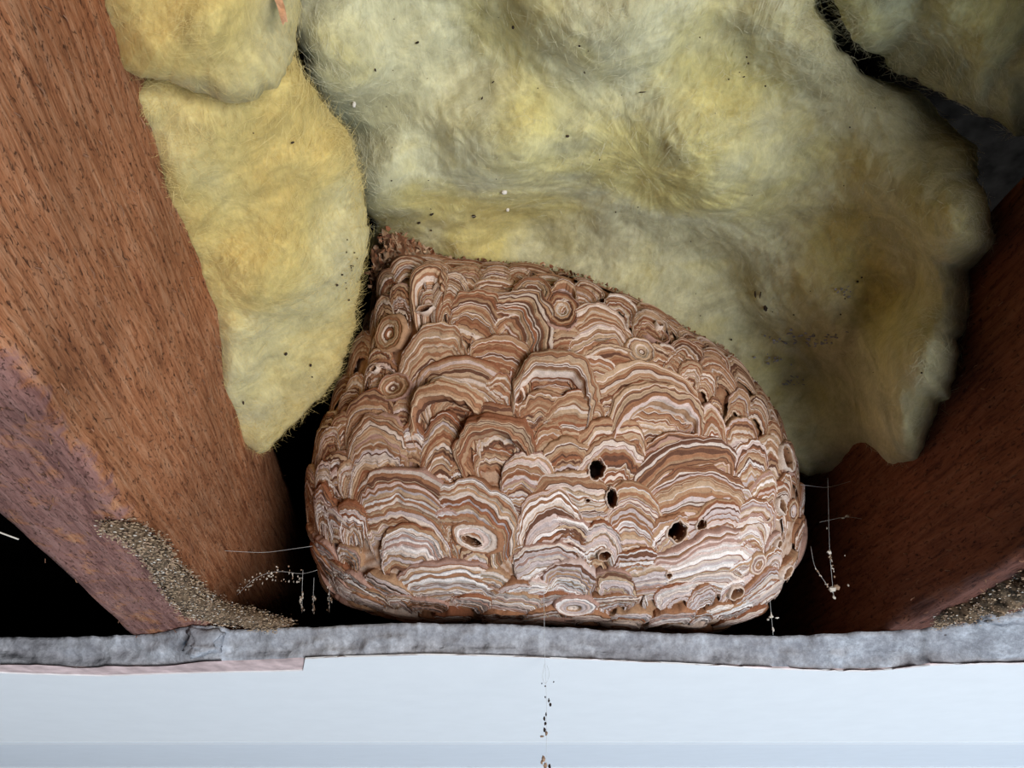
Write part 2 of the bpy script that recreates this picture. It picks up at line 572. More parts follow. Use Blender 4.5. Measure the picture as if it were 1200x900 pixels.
def batt(poly, ctrl, label, mat, fmat, seed, centre, bulge=.03, thick=.05, edge=.28, n_fib=20000, amp=1.0, nr=110, ns=420, group='glass wool batts'):
    poly = np.array(poly, float)
    # resample the outline by angle about the centre
    cx, cy = centre
    P2 = np.vstack([poly, poly[:1]])
    dense = np.concatenate([np.linspace(P2[i], P2[i + 1], 60, endpoint=False) for i in range(len(poly))])
    an = np.arctan2(dense[:, 1] - cy, dense[:, 0] - cx)
    rr = np.hypot(dense[:, 0] - cx, dense[:, 1] - cy)
    idx = np.argsort(an)
    ang = np.linspace(-math.pi, math.pi, ns, endpoint=False)
    R = np.interp(ang, an[idx], rr[idx], period=2 * math.pi)
    for _ in range(5):
        R = (np.roll(R, 1) + R * 2 + np.roll(R, -1)) / 4
    R = R * (1 + .035 * amp * fbm(np.stack([np.cos(ang) * 7, np.sin(ang) * 7, ang * 0 + seed], 1), 4, .6))
    rho = np.linspace(0.004, 1, nr) ** .8
    px = cx + rho[:, None] * R[None] * np.cos(ang)[None]
    py = cy + rho[:, None] * R[None] * np.sin(ang)[None]
    d0 = idw(ctrl, px, py)
    s = np.clip((1 - rho) / edge, 0, 1)
    pil = np.sqrt(np.clip(1 - (1 - s) ** 2, 0, 1))[:, None]
    Pf = at(px, py, d0)
    q = Pf * 1.0
    disp = .020 * fbm(q * 9 + seed, 3) + .004 * fbm(q * 38 + seed, 4, .5) + .0008 * fbm(q * 190 + seed, 3, .6)
    # soft hanging folds
    fold = np.abs(fbm(np.stack([q[..., 0] * 11, q[..., 1] * 3, q[..., 2] * 5], -1) + seed * 3.1, 2))
    disp = disp * amp - .006 * amp * np.clip(1 - fold * 2.2, 0, 1) ** 2
    front = at(px, py, d0 + bulge * (1 - pil) - disp * (pil * .8 + .2))
    back = at(px, py, d0 + bulge + thick * pil * (1 + .2 * disp / .02))
    V = np.concatenate([front.reshape(-1, 3), back[:-1].reshape(-1, 3)])
    Ff = grid_faces(nr, ns, True)
    Fb = grid_faces(nr - 1, ns, True)[:, ::-1] + nr * ns
    j = np.arange(ns)
    j2 = (j + 1) % ns
    lastb = nr * ns + (nr - 2) * ns
    Fs = np.stack([(nr - 1) * ns + j, (nr - 1) * ns + j2, lastb + j2, lastb + j], 1)
    Fc = np.concatenate([Ff, Fb, Fs]).tolist() + [list(range(ns))[::-1]]
    org = V.mean(0)
    root = empty('insulation_batt', org, label, 'insulation', group)
    mesh_obj('wool_body', V, Fc, mat, root, origin=org)
    # loose glass fibres
    rng = np.random.default_rng(seed)
    du = np.gradient(front, axis=0)
    dv = np.gradient(front, axis=1)
    N = np.cross(dv, du).reshape(-1, 3)
    N /= np.linalg.norm(N, axis=1)[:, None] + 1e-12
    fl = front.reshape(-1, 3)
    tocam = CAM - fl
    N *= np.sign((N * tocam).sum(1))[:, None]
    wgt = (rho[:, None] * R[None]).reshape(-1) ** 1.0
    wgt = wgt * (1 + 2.2 * (rho[:, None] > .86).repeat(ns, 1).reshape(-1))
    ok = np.ones(len(fl), bool)
    wgt = wgt / wgt.sum()
    pick = rng.choice(len(fl), n_fib, p=wgt)
    jit = rng.normal(0, .002, (n_fib, 3))
    p0 = fl[pick] + jit - N[pick] * .0015
    axis = (p0 - at(np.array(cx), np.array(cy), idw(ctrl, np.array([cx]), np.array([cy]))[0]))
    axis /= np.linalg.norm(axis, axis=1)[:, None]
    flow = np.stack([fbm(p0 * 14 + seed + 3, 2), fbm(p0 * 14 + seed + 40, 2), fbm(p0 * 14 + seed + 80, 2)], 1) * 1.4
    T = flow + rng.normal(0, .55, (n_fib, 3)) + .5 * axis * np.clip((np.repeat(rho, ns)[pick] - .75) / .25, 0, 1)[:, None]
    T -= N[pick] * (T * N[pick]).sum(1)[:, None] * .75
    T /= np.linalg.norm(T, axis=1)[:, None]
    L = rng.uniform(.004, .013, n_fib)[:, None]
    lift = (rng.uniform(.0, 1.0, n_fib) ** 2.5 * .30)[:, None]
    bend = np.cross(N[pick], T) * rng.normal(0, .35, n_fib)[:, None]
    pts = [p0]
    for t in (.33, .66, 1.0):
        pts.append(p0 + L * (T * t + bend * t * t + N[pick] * lift * (t - .35 * t * t)))
    pts = np.stack(pts, 1)
    side = np.cross(T, rng.normal(0, 1, (n_fib, 3)))
    side /= np.linalg.norm(side, axis=1)[:, None]
    wid = np.array([.00008, .00008, .00006, .00002])[None, :, None] * min(1.0, float(d0.mean()) / .55) ** 1.5
    Vf = np.stack([pts - side[:, None] * wid, pts + side[:, None] * wid], 2).reshape(-1, 3)
    b = np.arange(n_fib)[:, None] * 8
    base = np.array([[0, 1, 3, 2], [2, 3, 5, 4], [4, 5, 7, 6]])
    Fc = (b[:, :, None] + base[None]).reshape(-1, 4)
    fo = mesh_obj('loose_fibres', Vf, Fc, fmat, root, origin=org)
    fo['kind'] = 'stuff'
    return root, px, py, front


central = batt([(340, -190), (700, -210), (1010, -190), (965, -40), (950, 20), (985, 60), (1045, 92), (1100, 118), (1112, 150), (1150, 178), (1160, 220), (1158, 270), (1140, 320),
                (1136, 390), (1118, 440), (1098, 480), (1095, 512), (1045, 548), (960, 552), (880, 560), (740, 560), (560, 500), (450, 430), (432, 330), (425, 250), (408, 160), (360, 80), (335, 0)],
               [(350, -150, .38), (700, -150, .385), (1000, -150, .39), (350, 50, .47), (700, 0, .445), (960, 0, .46), (420, 200, .56), (600, 150, .53), (850, 150, .53), (1080, 140, .52),
                (440, 330, .755), (640, 300, .70), (800, 350, .705), (850, 440, .73), (900, 480, .735), (640, 480, .82), (1000, 350, .60), (1150, 250, .465), (1120, 420, .485), (1085, 500, .53), (980, 540, .70)],
               'broad pale yellow glass wool batt sagging above and behind the nest', M['wool'], M['fibre'], 21, (760, 200), bulge=.05, thick=.05, edge=.2, n_fib=48000, nr=150, ns=560)
corner = batt([(985, -200), (1320, -200), (1320, 150), (1240, 165), (1205, 158), (1165, 145), (1120, 118), (1085, 100), (1040, 75), (990, 40), (972, -20)],
              [(1000, -150, .37), (1300, -150, .34), (1000, 0, .455), (1150, 0, .42), (1050, 80, .50), (1200, 140, .46), (1300, 100, .40)],
              'greenish grey glass wool tuft in the upper right corner', M['wool_green_grey'], M['fibre'], 33, (1150, -20), bulge=.035, thick=.03, edge=.4, n_fib=16000, nr=90, ns=300)
left_b = batt([(140, 90), (200, 62), (290, 50), (345, 60), (372, 110), (405, 150), (425, 215), (432, 285), (420, 345), (405, 420), (380, 460), (352, 492), (328, 512), (312, 535), (298, 536),
               (278, 512), (262, 478), (252, 430), (238, 370), (218, 310), (200, 250), (180, 195), (158, 155)],
              [(150, 100, .385), (180, 200, .432), (250, 440, .575), (295, 530, .655), (330, 500, .655), (400, 420, .63), (430, 280, .575), (400, 160, .50), (340, 60, .43), (300, 300, .50), (250, 100, .41)],
              'long yellow glass wool batt hanging between the left joist and the nest', M['wool_yellow'], M['fibre_yellow'], 45, (300, 290), bulge=.04, thick=.02, edge=.45, n_fib=26000, nr=110, ns=380, amp=.8)
fold_b = batt([(60, -200), (340, -200), (352, -60), (350, 20), (345, 60), (330, 95), (300, 115), (275, 124), (235, 108), (195, 96), (160, 88), (140, 78), (128, 45), (112, 0), (85, -60)],
              [(100, -150, .285), (330, -150, .32), (130, 60, .365), (120, 0, .340), (270, 110, .385), (340, 40, .40), (240, 0, .345)],
              'folded over flap of bright yellow glass wool at the top left', M['wool_yellow'], M['fibre_yellow'], 57, (240, -30), bulge=.035, thick=.02, edge=.45, n_fib=9000, nr=90, ns=300, amp=.7)


def crumbs_on(parent_t, spots, name, mat, label=None):
    """small irregular crumbs lying on a batt: spots (px, py, rx, ry, tilt)"""
    root, px, py, front = parent_t
    fl = front.reshape(-1, 3)
    fx, fy = px.ravel(), py.ravel()
    V, Fc = [], []
    for (x, y, a, b_, tl) in spots:
        i = np.argmin((fx - x) ** 2 + (fy - y) ** 2)
        d = (fl[i] - CAM) @ FW - .0025
        c0 = at(np.array(x), np.array(y), d)
        b0 = len(V)
        sc = d / F
        for (h, rr) in ((-1, .6), (0, 1.0), (1, .6)):
            for q in range(6):
                an = q * math.pi / 3
                k_ = rr * random.uniform(.7, 1.25)
                u = a * sc * k_ * math.cos(an)
                v_ = b_ * sc * k_ * math.sin(an)
                V.append(c0 + RT * (u * math.cos(tl) - v_ * math.sin(tl)) + UP * (u * math.sin(tl) + v_ * math.cos(tl)) - FW * h * .5 * min(a, b_) * sc)
        for r_ in (0, 6):
            for q in range(6):
                Fc.append([b0 + r_ + q, b0 + r_ + (q + 1) % 6, b0 + r_ + 6 + (q + 1) % 6, b0 + r_ + 6 + q])
        Fc += [[b0 + q for q in range(6)][::-1], [b0 + 12 + q for q in range(6)]]
    org = np.array(root.location)
    o = mesh_obj(name, V, Fc, mat, root, origin=org)
    o['kind'] = 'stuff'
    return o


r = random.Random(2)
sp = [(489, 50, 3.4, 1.8, .3), (440, 82, 1.2, 2.6, .2), (601, 32, 1.6, 2.4, 0), (679, 54, 1.6, 1.5, 0), (685, 85, 1.6, 1.8, 0), (665, 160, 2.6, 1.8, 0), (565, 115, 1, 2, -.5), (578, 96, 2.4, 1, .6),
      (506, 251, 2.6, 2.0, .4), (491, 261, 2.2, 1.5, .5), (555, 254, 2.6, 2.2, 0), (505, 270, 1.4, 1.2, 0), (897, 362, 2.4, 4.6, .3), (885, 345, 1.2, 5, .1), (891, 346, 1, 4.6, -.2), (875, 67, 1, 1.3, 0), (877, 74, 1.2, 1.5, 0), (854, 93, 1.5, 1, 0),
      (872, 90, 2, 1, .3), (897, 101, 1.2, 1.2, 0), (963, 6, 2.2, 1.5, 0), (1005, 330, 1.6, 1.6, 0), (1010, 325, 1.4, 1.2, 0), (930, 369, 1.2, 1, 0), (1080, 437, 1.4, 1.2, 0), (857, 398, 1.2, 1.2, 0), (753, 108, 5, .8, .1)]
sp += [(r.uniform(440, 1050), r.uniform(10, 460), r.uniform(.5, 1.1), r.uniform(.5, 1.1), 0) for _ in range(45)]
crumbs_on(central, sp, 'dark_crumbs', M['speck'])
crumbs_on(left_b, [(343, 167, 3, 1.6, .4), (335, 415, 2.6, 2.4, 0), (364, 428, 1.6, 1.8, 0), (395, 334, 1.8, 1.8, 0), (285, 472, 1.2, 2.6, .2), (297, 156, 1, 1, 0), (366, 442, 1, 1, 0), (401, 322, 1.6, 1.4, 0)]
          + [(r.uniform(405, 422), r.uniform(270, 360), r.uniform(.6, 1.4), r.uniform(.6, 1.4), 0) for _ in range(14)], 'dark_crumbs', M['speck'])
crumbs_on(central, [(415, 122, 2.6, 4.4, 0), (591, 225, 4.5, 3.5, .3), (595, 246, 2.5, 2.5, 0)], 'pale_crumbs', M['pale_speck'])
M['grey_dust'] = flat_mat('lavender_grey_dust', (.30, .28, .30), var=.3)
crumbs_on(central, [(r.gauss(945, 20), r.gauss(398, 5), r.uniform(.8, 3.4), r.uniform(.6, 1.6), r.uniform(-.5, .5)) for _ in range(46)]
          + [(r.gauss(907, 8), r.gauss(421, 3), r.uniform(.8, 2.6), r.uniform(.6, 1.6), .4) for _ in range(16)] + [(r.gauss(930, 8), r.gauss(446, 4), r.uniform(.8, 2.6), r.uniform(.6, 1.4), -.4) for _ in range(12)]
          + [(r.gauss(988, 7), r.gauss(341, 3), r.uniform(.8, 2.4), r.uniform(.6, 1.6), .5) for _ in range(12)], 'grey_dust_patch', M['grey_dust'])

# ------------------------------------------------------------------ wasp nest
DC = 0.715
NC_PX = (645, 535)
NO = at(np.array(NC_PX[0]), np.array(NC_PX[1]), DC)
S0 = DC / F
outline = np.array([(462, 288), (490, 296), (530, 306), (585, 309), (640, 312), (690, 328), (740, 350), (800, 384), (850, 412), (880, 444), (905, 480), (926, 530), (937, 580), (937, 618), (932, 655),
                    (912, 692), (885, 716), (840, 730), (790, 730), (700, 726), (640, 724), (540, 722), (470, 718), (410, 702), (385, 690), (372, 655), (358, 620), (356, 570), (366, 525), (384, 478),
                    (405, 430), (425, 385), (438, 340), (444, 305)], float)
oa = np.arctan2(-(outline[:, 1] - NC_PX[1]), outline[:, 0] - NC_PX[0])
orr = np.hypot(outline[:, 0] - NC_PX[0], outline[:, 1] - NC_PX[1])
A_G = np.linspace(-math.pi, math.pi, 720, endpoint=False)
_i = np.argsort(oa)
R_G = np.interp(A_G, oa[_i], orr[_i], period=2 * math.pi)
for _ in range(22):
    R_G = (np.roll(R_G, 1) + 2 * R_G + np.roll(R_G, -1)) / 4
R_G = R_G * S0 * .972     # room for the paper flakes that stand proud
DF, DB, NEXP = .135, .10, 2.25


def surf(dirs):
    """point on the base surface in nest axes (right, up, towards camera) along dirs"""
    a, b, w = dirs[..., 0], dirs[..., 1], dirs[..., 2]
    R = np.interp(np.arctan2(b, a), A_G, R_G, period=2 * math.pi)
    D = np.where(w > 0, DF, DB)
    Fv = (np.hypot(a, b) / R) ** NEXP + (np.abs(w) / D) ** NEXP
    return dirs * (Fv ** (-1 / NEXP))[..., None]


def normal_at(p):
    e = 1e-3
    p = np.asarray(p)
    t1 = np.cross(p, [0.13, 1.0, 0.21])
    t1 /= np.linalg.norm(t1, axis=-1)[..., None]
    t2 = np.cross(p, t1)
    t2 /= np.linalg.norm(t2, axis=-1)[..., None]
    d1 = surf(p + t1 * e) - surf(p - t1 * e)
    d2 = surf(p + t2 * e) - surf(p - t2 * e)
    n = np.cross(d1, d2)
    n /= np.linalg.norm(n, axis=-1)[..., None]
    return n * np.sign((n * p).sum(-1))[..., None]


ZMIN = ZT + .001


def to_world(p):
    W = NO + p[..., 0:1] * RT + p[..., 1:2] * UP - p[..., 2:3] * FW
    W[..., 2] = np.where(W[..., 2] < ZMIN + .004, ZMIN + .004 * np.exp((W[..., 2] - ZMIN - .004) / .004), W[..., 2])
    return W


def px_to_surf(x, y):
    w = 0.05
    for _ in range(14):
        d = DC - w
        a = (x - 600) / F * d - (NC_PX[0] - 600) / F * DC
        b = (450 - y) / F * d - (450 - NC_PX[1]) / F * DC
        R = np.interp(math.atan2(b, a), A_G, R_G, period=2 * math.pi)
        q = min(math.hypot(a, b) / R, .985)
        w = .5 * w + .5 * DF * (1 - q ** NEXP) ** (1 / NEXP)
    return surf(np.array([a, b, w]))


nest = empty('wasp_nest', NO + np.array([0, 0, ZT - NO[2]]), 'large striped paper wasp nest of swirling scalloped layers between the joists', 'wasp nest')
NORG = np.array(nest.location)

HOLES = [(698, 550, 9, 10, 0), (716, 583, 6, 10, .2), (791, 621, 10, 10, .5), (819, 613, 6, 4.5, .6), (708, 648, 7, 5, .4), (859, 691, 7, 7, 0), (917, 538, 7, 13, .35),
         (911, 592, 5, 8, .5), (553, 631, 11, 4.5, -.35), (769, 385, 3.2, 3, 0), (917, 668, 5.5, 6, 0), (907, 636, 4, 3, .6), (443, 434, 3.4, 3, 0), (501, 364, 9, 3.2, .1), (782, 670, 3, 3, 0), (688, 585, 2.4, 2, 0)]
hole_frames = []
for (x, y, a, b, tl) in HOLES:
    c_ = px_to_surf(x, y)
    n_ = normal_at(c_)
    T = np.array([1.0, 0, 0]) - n_ * n_[0]
    T /= np.linalg.norm(T)
    B = np.cross(n_, T)
    fx = 1 / max(.45, abs(T[0]))
    fy = 1 / max(.45, abs(B[1]))
    T2 = T * math.cos(tl) + B * math.sin(tl)
    B2 = -T * math.sin(tl) + B * math.cos(tl)
    s_ = (DC - c_[2]) / F
    hole_frames.append((c_, n_, T2, B2, 1.15 * a * s_ * (fx if abs(tl) < .4 else 1), 1.15 * b * s_ * (fy if abs(tl) < .4 else 1)))


def drop_holes(P, Fc):
    cen = None
    keep = np.ones(len(Fc), bool)
    lo, hi = P.min(0) - .012, P.max(0) + .012
    for (c_, n_, T, B, a, b) in hole_frames:
        if np.any(c_ < lo) or np.any(c_ > hi):
            continue
        if cen is None:
            cen = P[np.asarray(Fc)].mean(1)
        d = cen - c_
        ins = ((d @ T) / a) ** 2 + ((d @ B) / b) ** 2 < 1.0
        keep &= ~(ins & (np.abs(d @ n_) < .03))
    return np.asarray(Fc)[keep]


PAL = {'white': (.80, .69, .62), 'cream': (.66, .515, .42), 'ltan': (.49, .325, .205), 'tan': (.40, .230, .130), 'brown': (.31, .145, .075),
       'red': (.27, .105, .052), 'dark': (.145, .064, .038), 'mauve': (.54, .425, .39), 'pink': (.60, .44, .375), 'rose': (.40, .235, .180)}
SEQ_UP = ['tan', 'ltan', 'brown', 'tan', 'red', 'ltan', 'brown', 'tan', 'dark', 'cream', 'tan', 'brown', 'ltan', 'brown']
SEQ_LO = ['cream', 'white', 'mauve', 'pink', 'cream', 'pink', 'rose', 'white', 'mauve', 'cream', 'rose', 'pink', 'mauve', 'brown']  # paler below: partly real paper tone, partly light put into the colour


def band_colors(n, low, rs):
    out = []
    prev = None
    for i in range(n):
        seq = SEQ_LO if rs.random() < low else SEQ_UP
        c = rs.choice(seq)
        while c == prev:
            c = rs.choice(seq)
        prev = c
        v_ = np.array(PAL[c]) * rs.uniform(.88, 1.12)
        out.append(v_)
    return out


# envelope body
nu_, nv_ = 150, 260
th = np.linspace(0.02, math.pi - .02, nu_)
ph = np.linspace(0, 2 * math.pi, nv_, endpoint=False)
D_ = np.stack([np.sin(th)[:, None] * np.cos(ph)[None], np.sin(th)[:, None] * np.sin(ph)[None], np.cos(th)[:, None] * np.ones_like(ph)[None]], -1)
P = surf(D_)
N = normal_at(P.reshape(-1, 3)).reshape(P.shape)
Pn = P + N * (-.003 + .0012 * fbm(P * 120, 3))[..., None]
str_ = fbm(np.stack([P[..., 0] * 25, P[..., 1] * 260 + 6 * fbm(P * 20, 2), P[..., 2] * 25], -1), 2)
lowm = np.clip((.03 - P[..., 1]) / .16, 0, 1)  # lower body paler, partly standing in for light from below
cA = np.array(PAL['brown'])[None, None] * (1 - lowm)[..., None] + np.array(PAL['tan']) * lowm[..., None]
cB = np.array(PAL['tan'])[None, None] * (1 - lowm)[..., None] + np.array(PAL['cream']) * lowm[..., None]
cl = np.where((str_ > 0)[..., None], cA, cB)
Fb = drop_holes(P.reshape(-1, 3), grid_faces(nu_, nv_, True))
Fl = Fb.tolist() + [list(range(nv_))[::-1], list(range((nu_ - 1) * nv_, nu_ * nv_))]
mesh_obj('envelope_body', to_world(Pn.reshape(-1, 3)), Fl, M['paper'], nest, colors=cl.reshape(-1, 3), origin=NORG)


def scallop(c_, w, h, tilt, kind, seed, lift=0.0):
    """one paper flake: arched bands of pulp, each a shallow step, laid on the nest surface"""
    rs = random.Random(seed)
    n_ = normal_at(c_)
    T = np.array([1.0, 0, 0]) - n_ * n_[0]
    if np.linalg.norm(T) < .15:
        T = np.cross(np.array([0, 1.0, 0]), n_)
    T /= np.linalg.norm(T)
    B = np.cross(n_, T)
    T2 = T * math.cos(tilt) + B * math.sin(tilt)
    B2 = -T * math.sin(tilt) + B * math.cos(tilt)
    low = float(np.clip((.035 - c_[1]) / .15 + rs.uniform(-.12, .12), .04, .95))
    size = min(w, h)
    run = h if kind == 'ring' else h * 1.75
    # band edges 0 (rim) .. 1, thin lines among wider strips
    edges, cols = [0.0], []
    prev = None
    while edges[-1] < .97 and len(edges) < 46:
        thin = rs.random() < .42 and len(edges) > 1
        wd = rs.uniform(.0004, .0008) if thin else rs.uniform(.0010, .0028) * (1 if size > .012 else .7)
        edges.append(min(1.0, edges[-1] + wd / run))
        seq = SEQ_LO if rs.random() < low else SEQ_UP
        if thin:
            c = rs.choice(['white', 'cream', 'white', 'rose', 'red', 'brown'] if low > .5 else ['cream', 'ltan', 'dark', 'dark', 'red', 'cream'])
        else:
            c = rs.choice(seq)
            while c == prev:
                c = rs.choice(seq)
            prev = c
        cols.append(np.array(PAL[c]) * rs.uniform(.88, 1.12))
    nb = len(cols)
    if rs.random() < .88:
        cols[0] = np.array(PAL[rs.choice(['red', 'brown', 'brown', 'tan', 'rose'])])
    ns = int(np.clip(2 * math.pi * max(w, h) / .0021, 18, 60))
    if kind == 'ring':
        t = np.linspace(0, 2 * math.pi, ns, endpoint=False)
    else:
        t = np.linspace(-.30, math.pi + .30, ns)
    ct, st = np.cos(t), np.sin(t)
    off = np.array([rs.uniform(0, 99), rs.uniform(0, 99)])
    shift = rs.uniform(-.5, .5)          # bands drift to one side as they close up
    alpha = rs.uniform(.35, 1.15)           # how fast the arches narrow
    flat = rs.uniform(.05, .55)            # how fast they flatten
    H = {'arch': min(.0040, .15 * size), 'hood': min(.0135, .48 * size), 'ring': min(.0026, .13 * size)}[kind]
    P_ = min(.0050, .16 * w)
    skew = rs.gauss(0, .22)
    sweep = rs.gauss(0, .25)

    def prof(s):
        up = math.sin(min(1, s / .10) * math.pi / 2)
        if kind == 'hood':
            if s < .30:
                return H * math.sin(min(1, s / .17) * math.pi / 2)
            if s < .40:
                return H * (1 - (s - .30) / .10 * 1.25)
            return -.25 * H - .002 + .004 * math.sin((s - .4) / .6 * math.pi)
        if kind == 'ring':
            return H * (up - .9 * max(0, (s - .62) / .38))
        return H * up * (1 - 1.15 * s)

    specs = [(-.015, 0.0, cols[0] * .85)]
    for i in range(nb):
        s0, s1 = edges[i], edges[i + 1]
        stp = min(.0008, (s1 - s0) * run * .35)
        specs.append((s0 + .02 * (s1 - s0), -.5 * stp, cols[i]))
        if (s1 - s0) * run > .0016:
            specs.append((s0 + .5 * (s1 - s0), stp * .4, cols[i] * 1.03))
        specs.append((s1 - .02 * (s1 - s0), stp * .5, cols[i]))
    nr = len(specs)
    S = np.array([q[0] for q in specs])[:, None]
    DZ = np.array([q[1] for q in specs])[:, None]
    PR = np.array([prof(max(0, q[0])) for q in specs])[:, None]
    one = np.ones((nr, ns))
    nz = fbm(np.stack([(ct * 2.0 + off[0]) * one, (st * 2.0 + off[1]) * one, S * 2.2 * one], -1), 3, .6)
    fine = fbm(np.stack([(ct * 9 + off[0]) * one, (st * 9 + off[1]) * one, S * 9 * one], -1), 2, .6)
    dv = .12 * size * nz + .0006 * fine
    if kind == 'ring':
        r = np.clip(1 - S, .03, 2)
        U = w * ct * r + dv * ct * r + shift * .4 * w * S
        Vv = h * st * r + dv * st * r - .12 * h * S
        leg, pil = 1.0, 0
    else:
        wk = w * (1 - alpha * .62 * S)
        hk = h * (1 - flat * S)
        U = wk * ct + dv * ct * .8 + shift * w * S * .6
        Vv = (h - run * S) - hk * (1 - np.where(st > 0, st, st * 1.6)) * (1 + sweep * ct * (.4 + S)) + dv + skew * U * (.3 + S)
        leg = np.clip(.35 + .65 * st, .05, 1)
        pil = P_ * (1 - np.clip(np.abs(U - shift * w * S * .6) / w, 0, 1.1) ** 2) * (1 - .55 * S) - .45 * P_
    Hh = PR * leg * one + pil + DZ + lift
    Hh[0] = -.0045
    cc = np.repeat(np.array([q[2] for q in specs]), ns, 0)
    base = c_ + U[..., None] * T2 + Vv[..., None] * B2
    Ps = surf(base)
    u0, u1, v0, v1 = U.min(), U.max() + 1e-9, Vv.min(), Vv.max() + 1e-9
    gu, gv = np.meshgrid(np.linspace(u0, u1, 6), np.linspace(v0, v1, 6), indexing='ij')
    Ng = normal_at(surf(c_ + gu[..., None] * T2 + gv[..., None] * B2).reshape(-1, 3)).reshape(6, 6, 3)
    fu, fv = (U - u0) / (u1 - u0) * 4.9999, (Vv - v0) / (v1 - v0) * 4.9999
    iu, iv = fu.astype(int), fv.astype(int)
    fu, fv = (fu - iu)[..., None], (fv - iv)[..., None]
    Nn = Ng[iu, iv] * (1 - fu) * (1 - fv) + Ng[iu + 1, iv] * fu * (1 - fv) + Ng[iu, iv + 1] * (1 - fu) * fv + Ng[iu + 1, iv + 1] * fu * fv
    Pw = Ps + Nn * Hh[..., None]
    Fc = grid_faces(nr, ns, kind == 'ring')
    Fc = drop_holes(Ps.reshape(-1, 3), Fc)
    if len(Fc) < 6:
        return None
    return mesh_obj('paper_scallop', to_world(Pw.reshape(-1, 3)), Fc[:, ::-1], M['paper'], nest, colors=cc, origin=NORG)


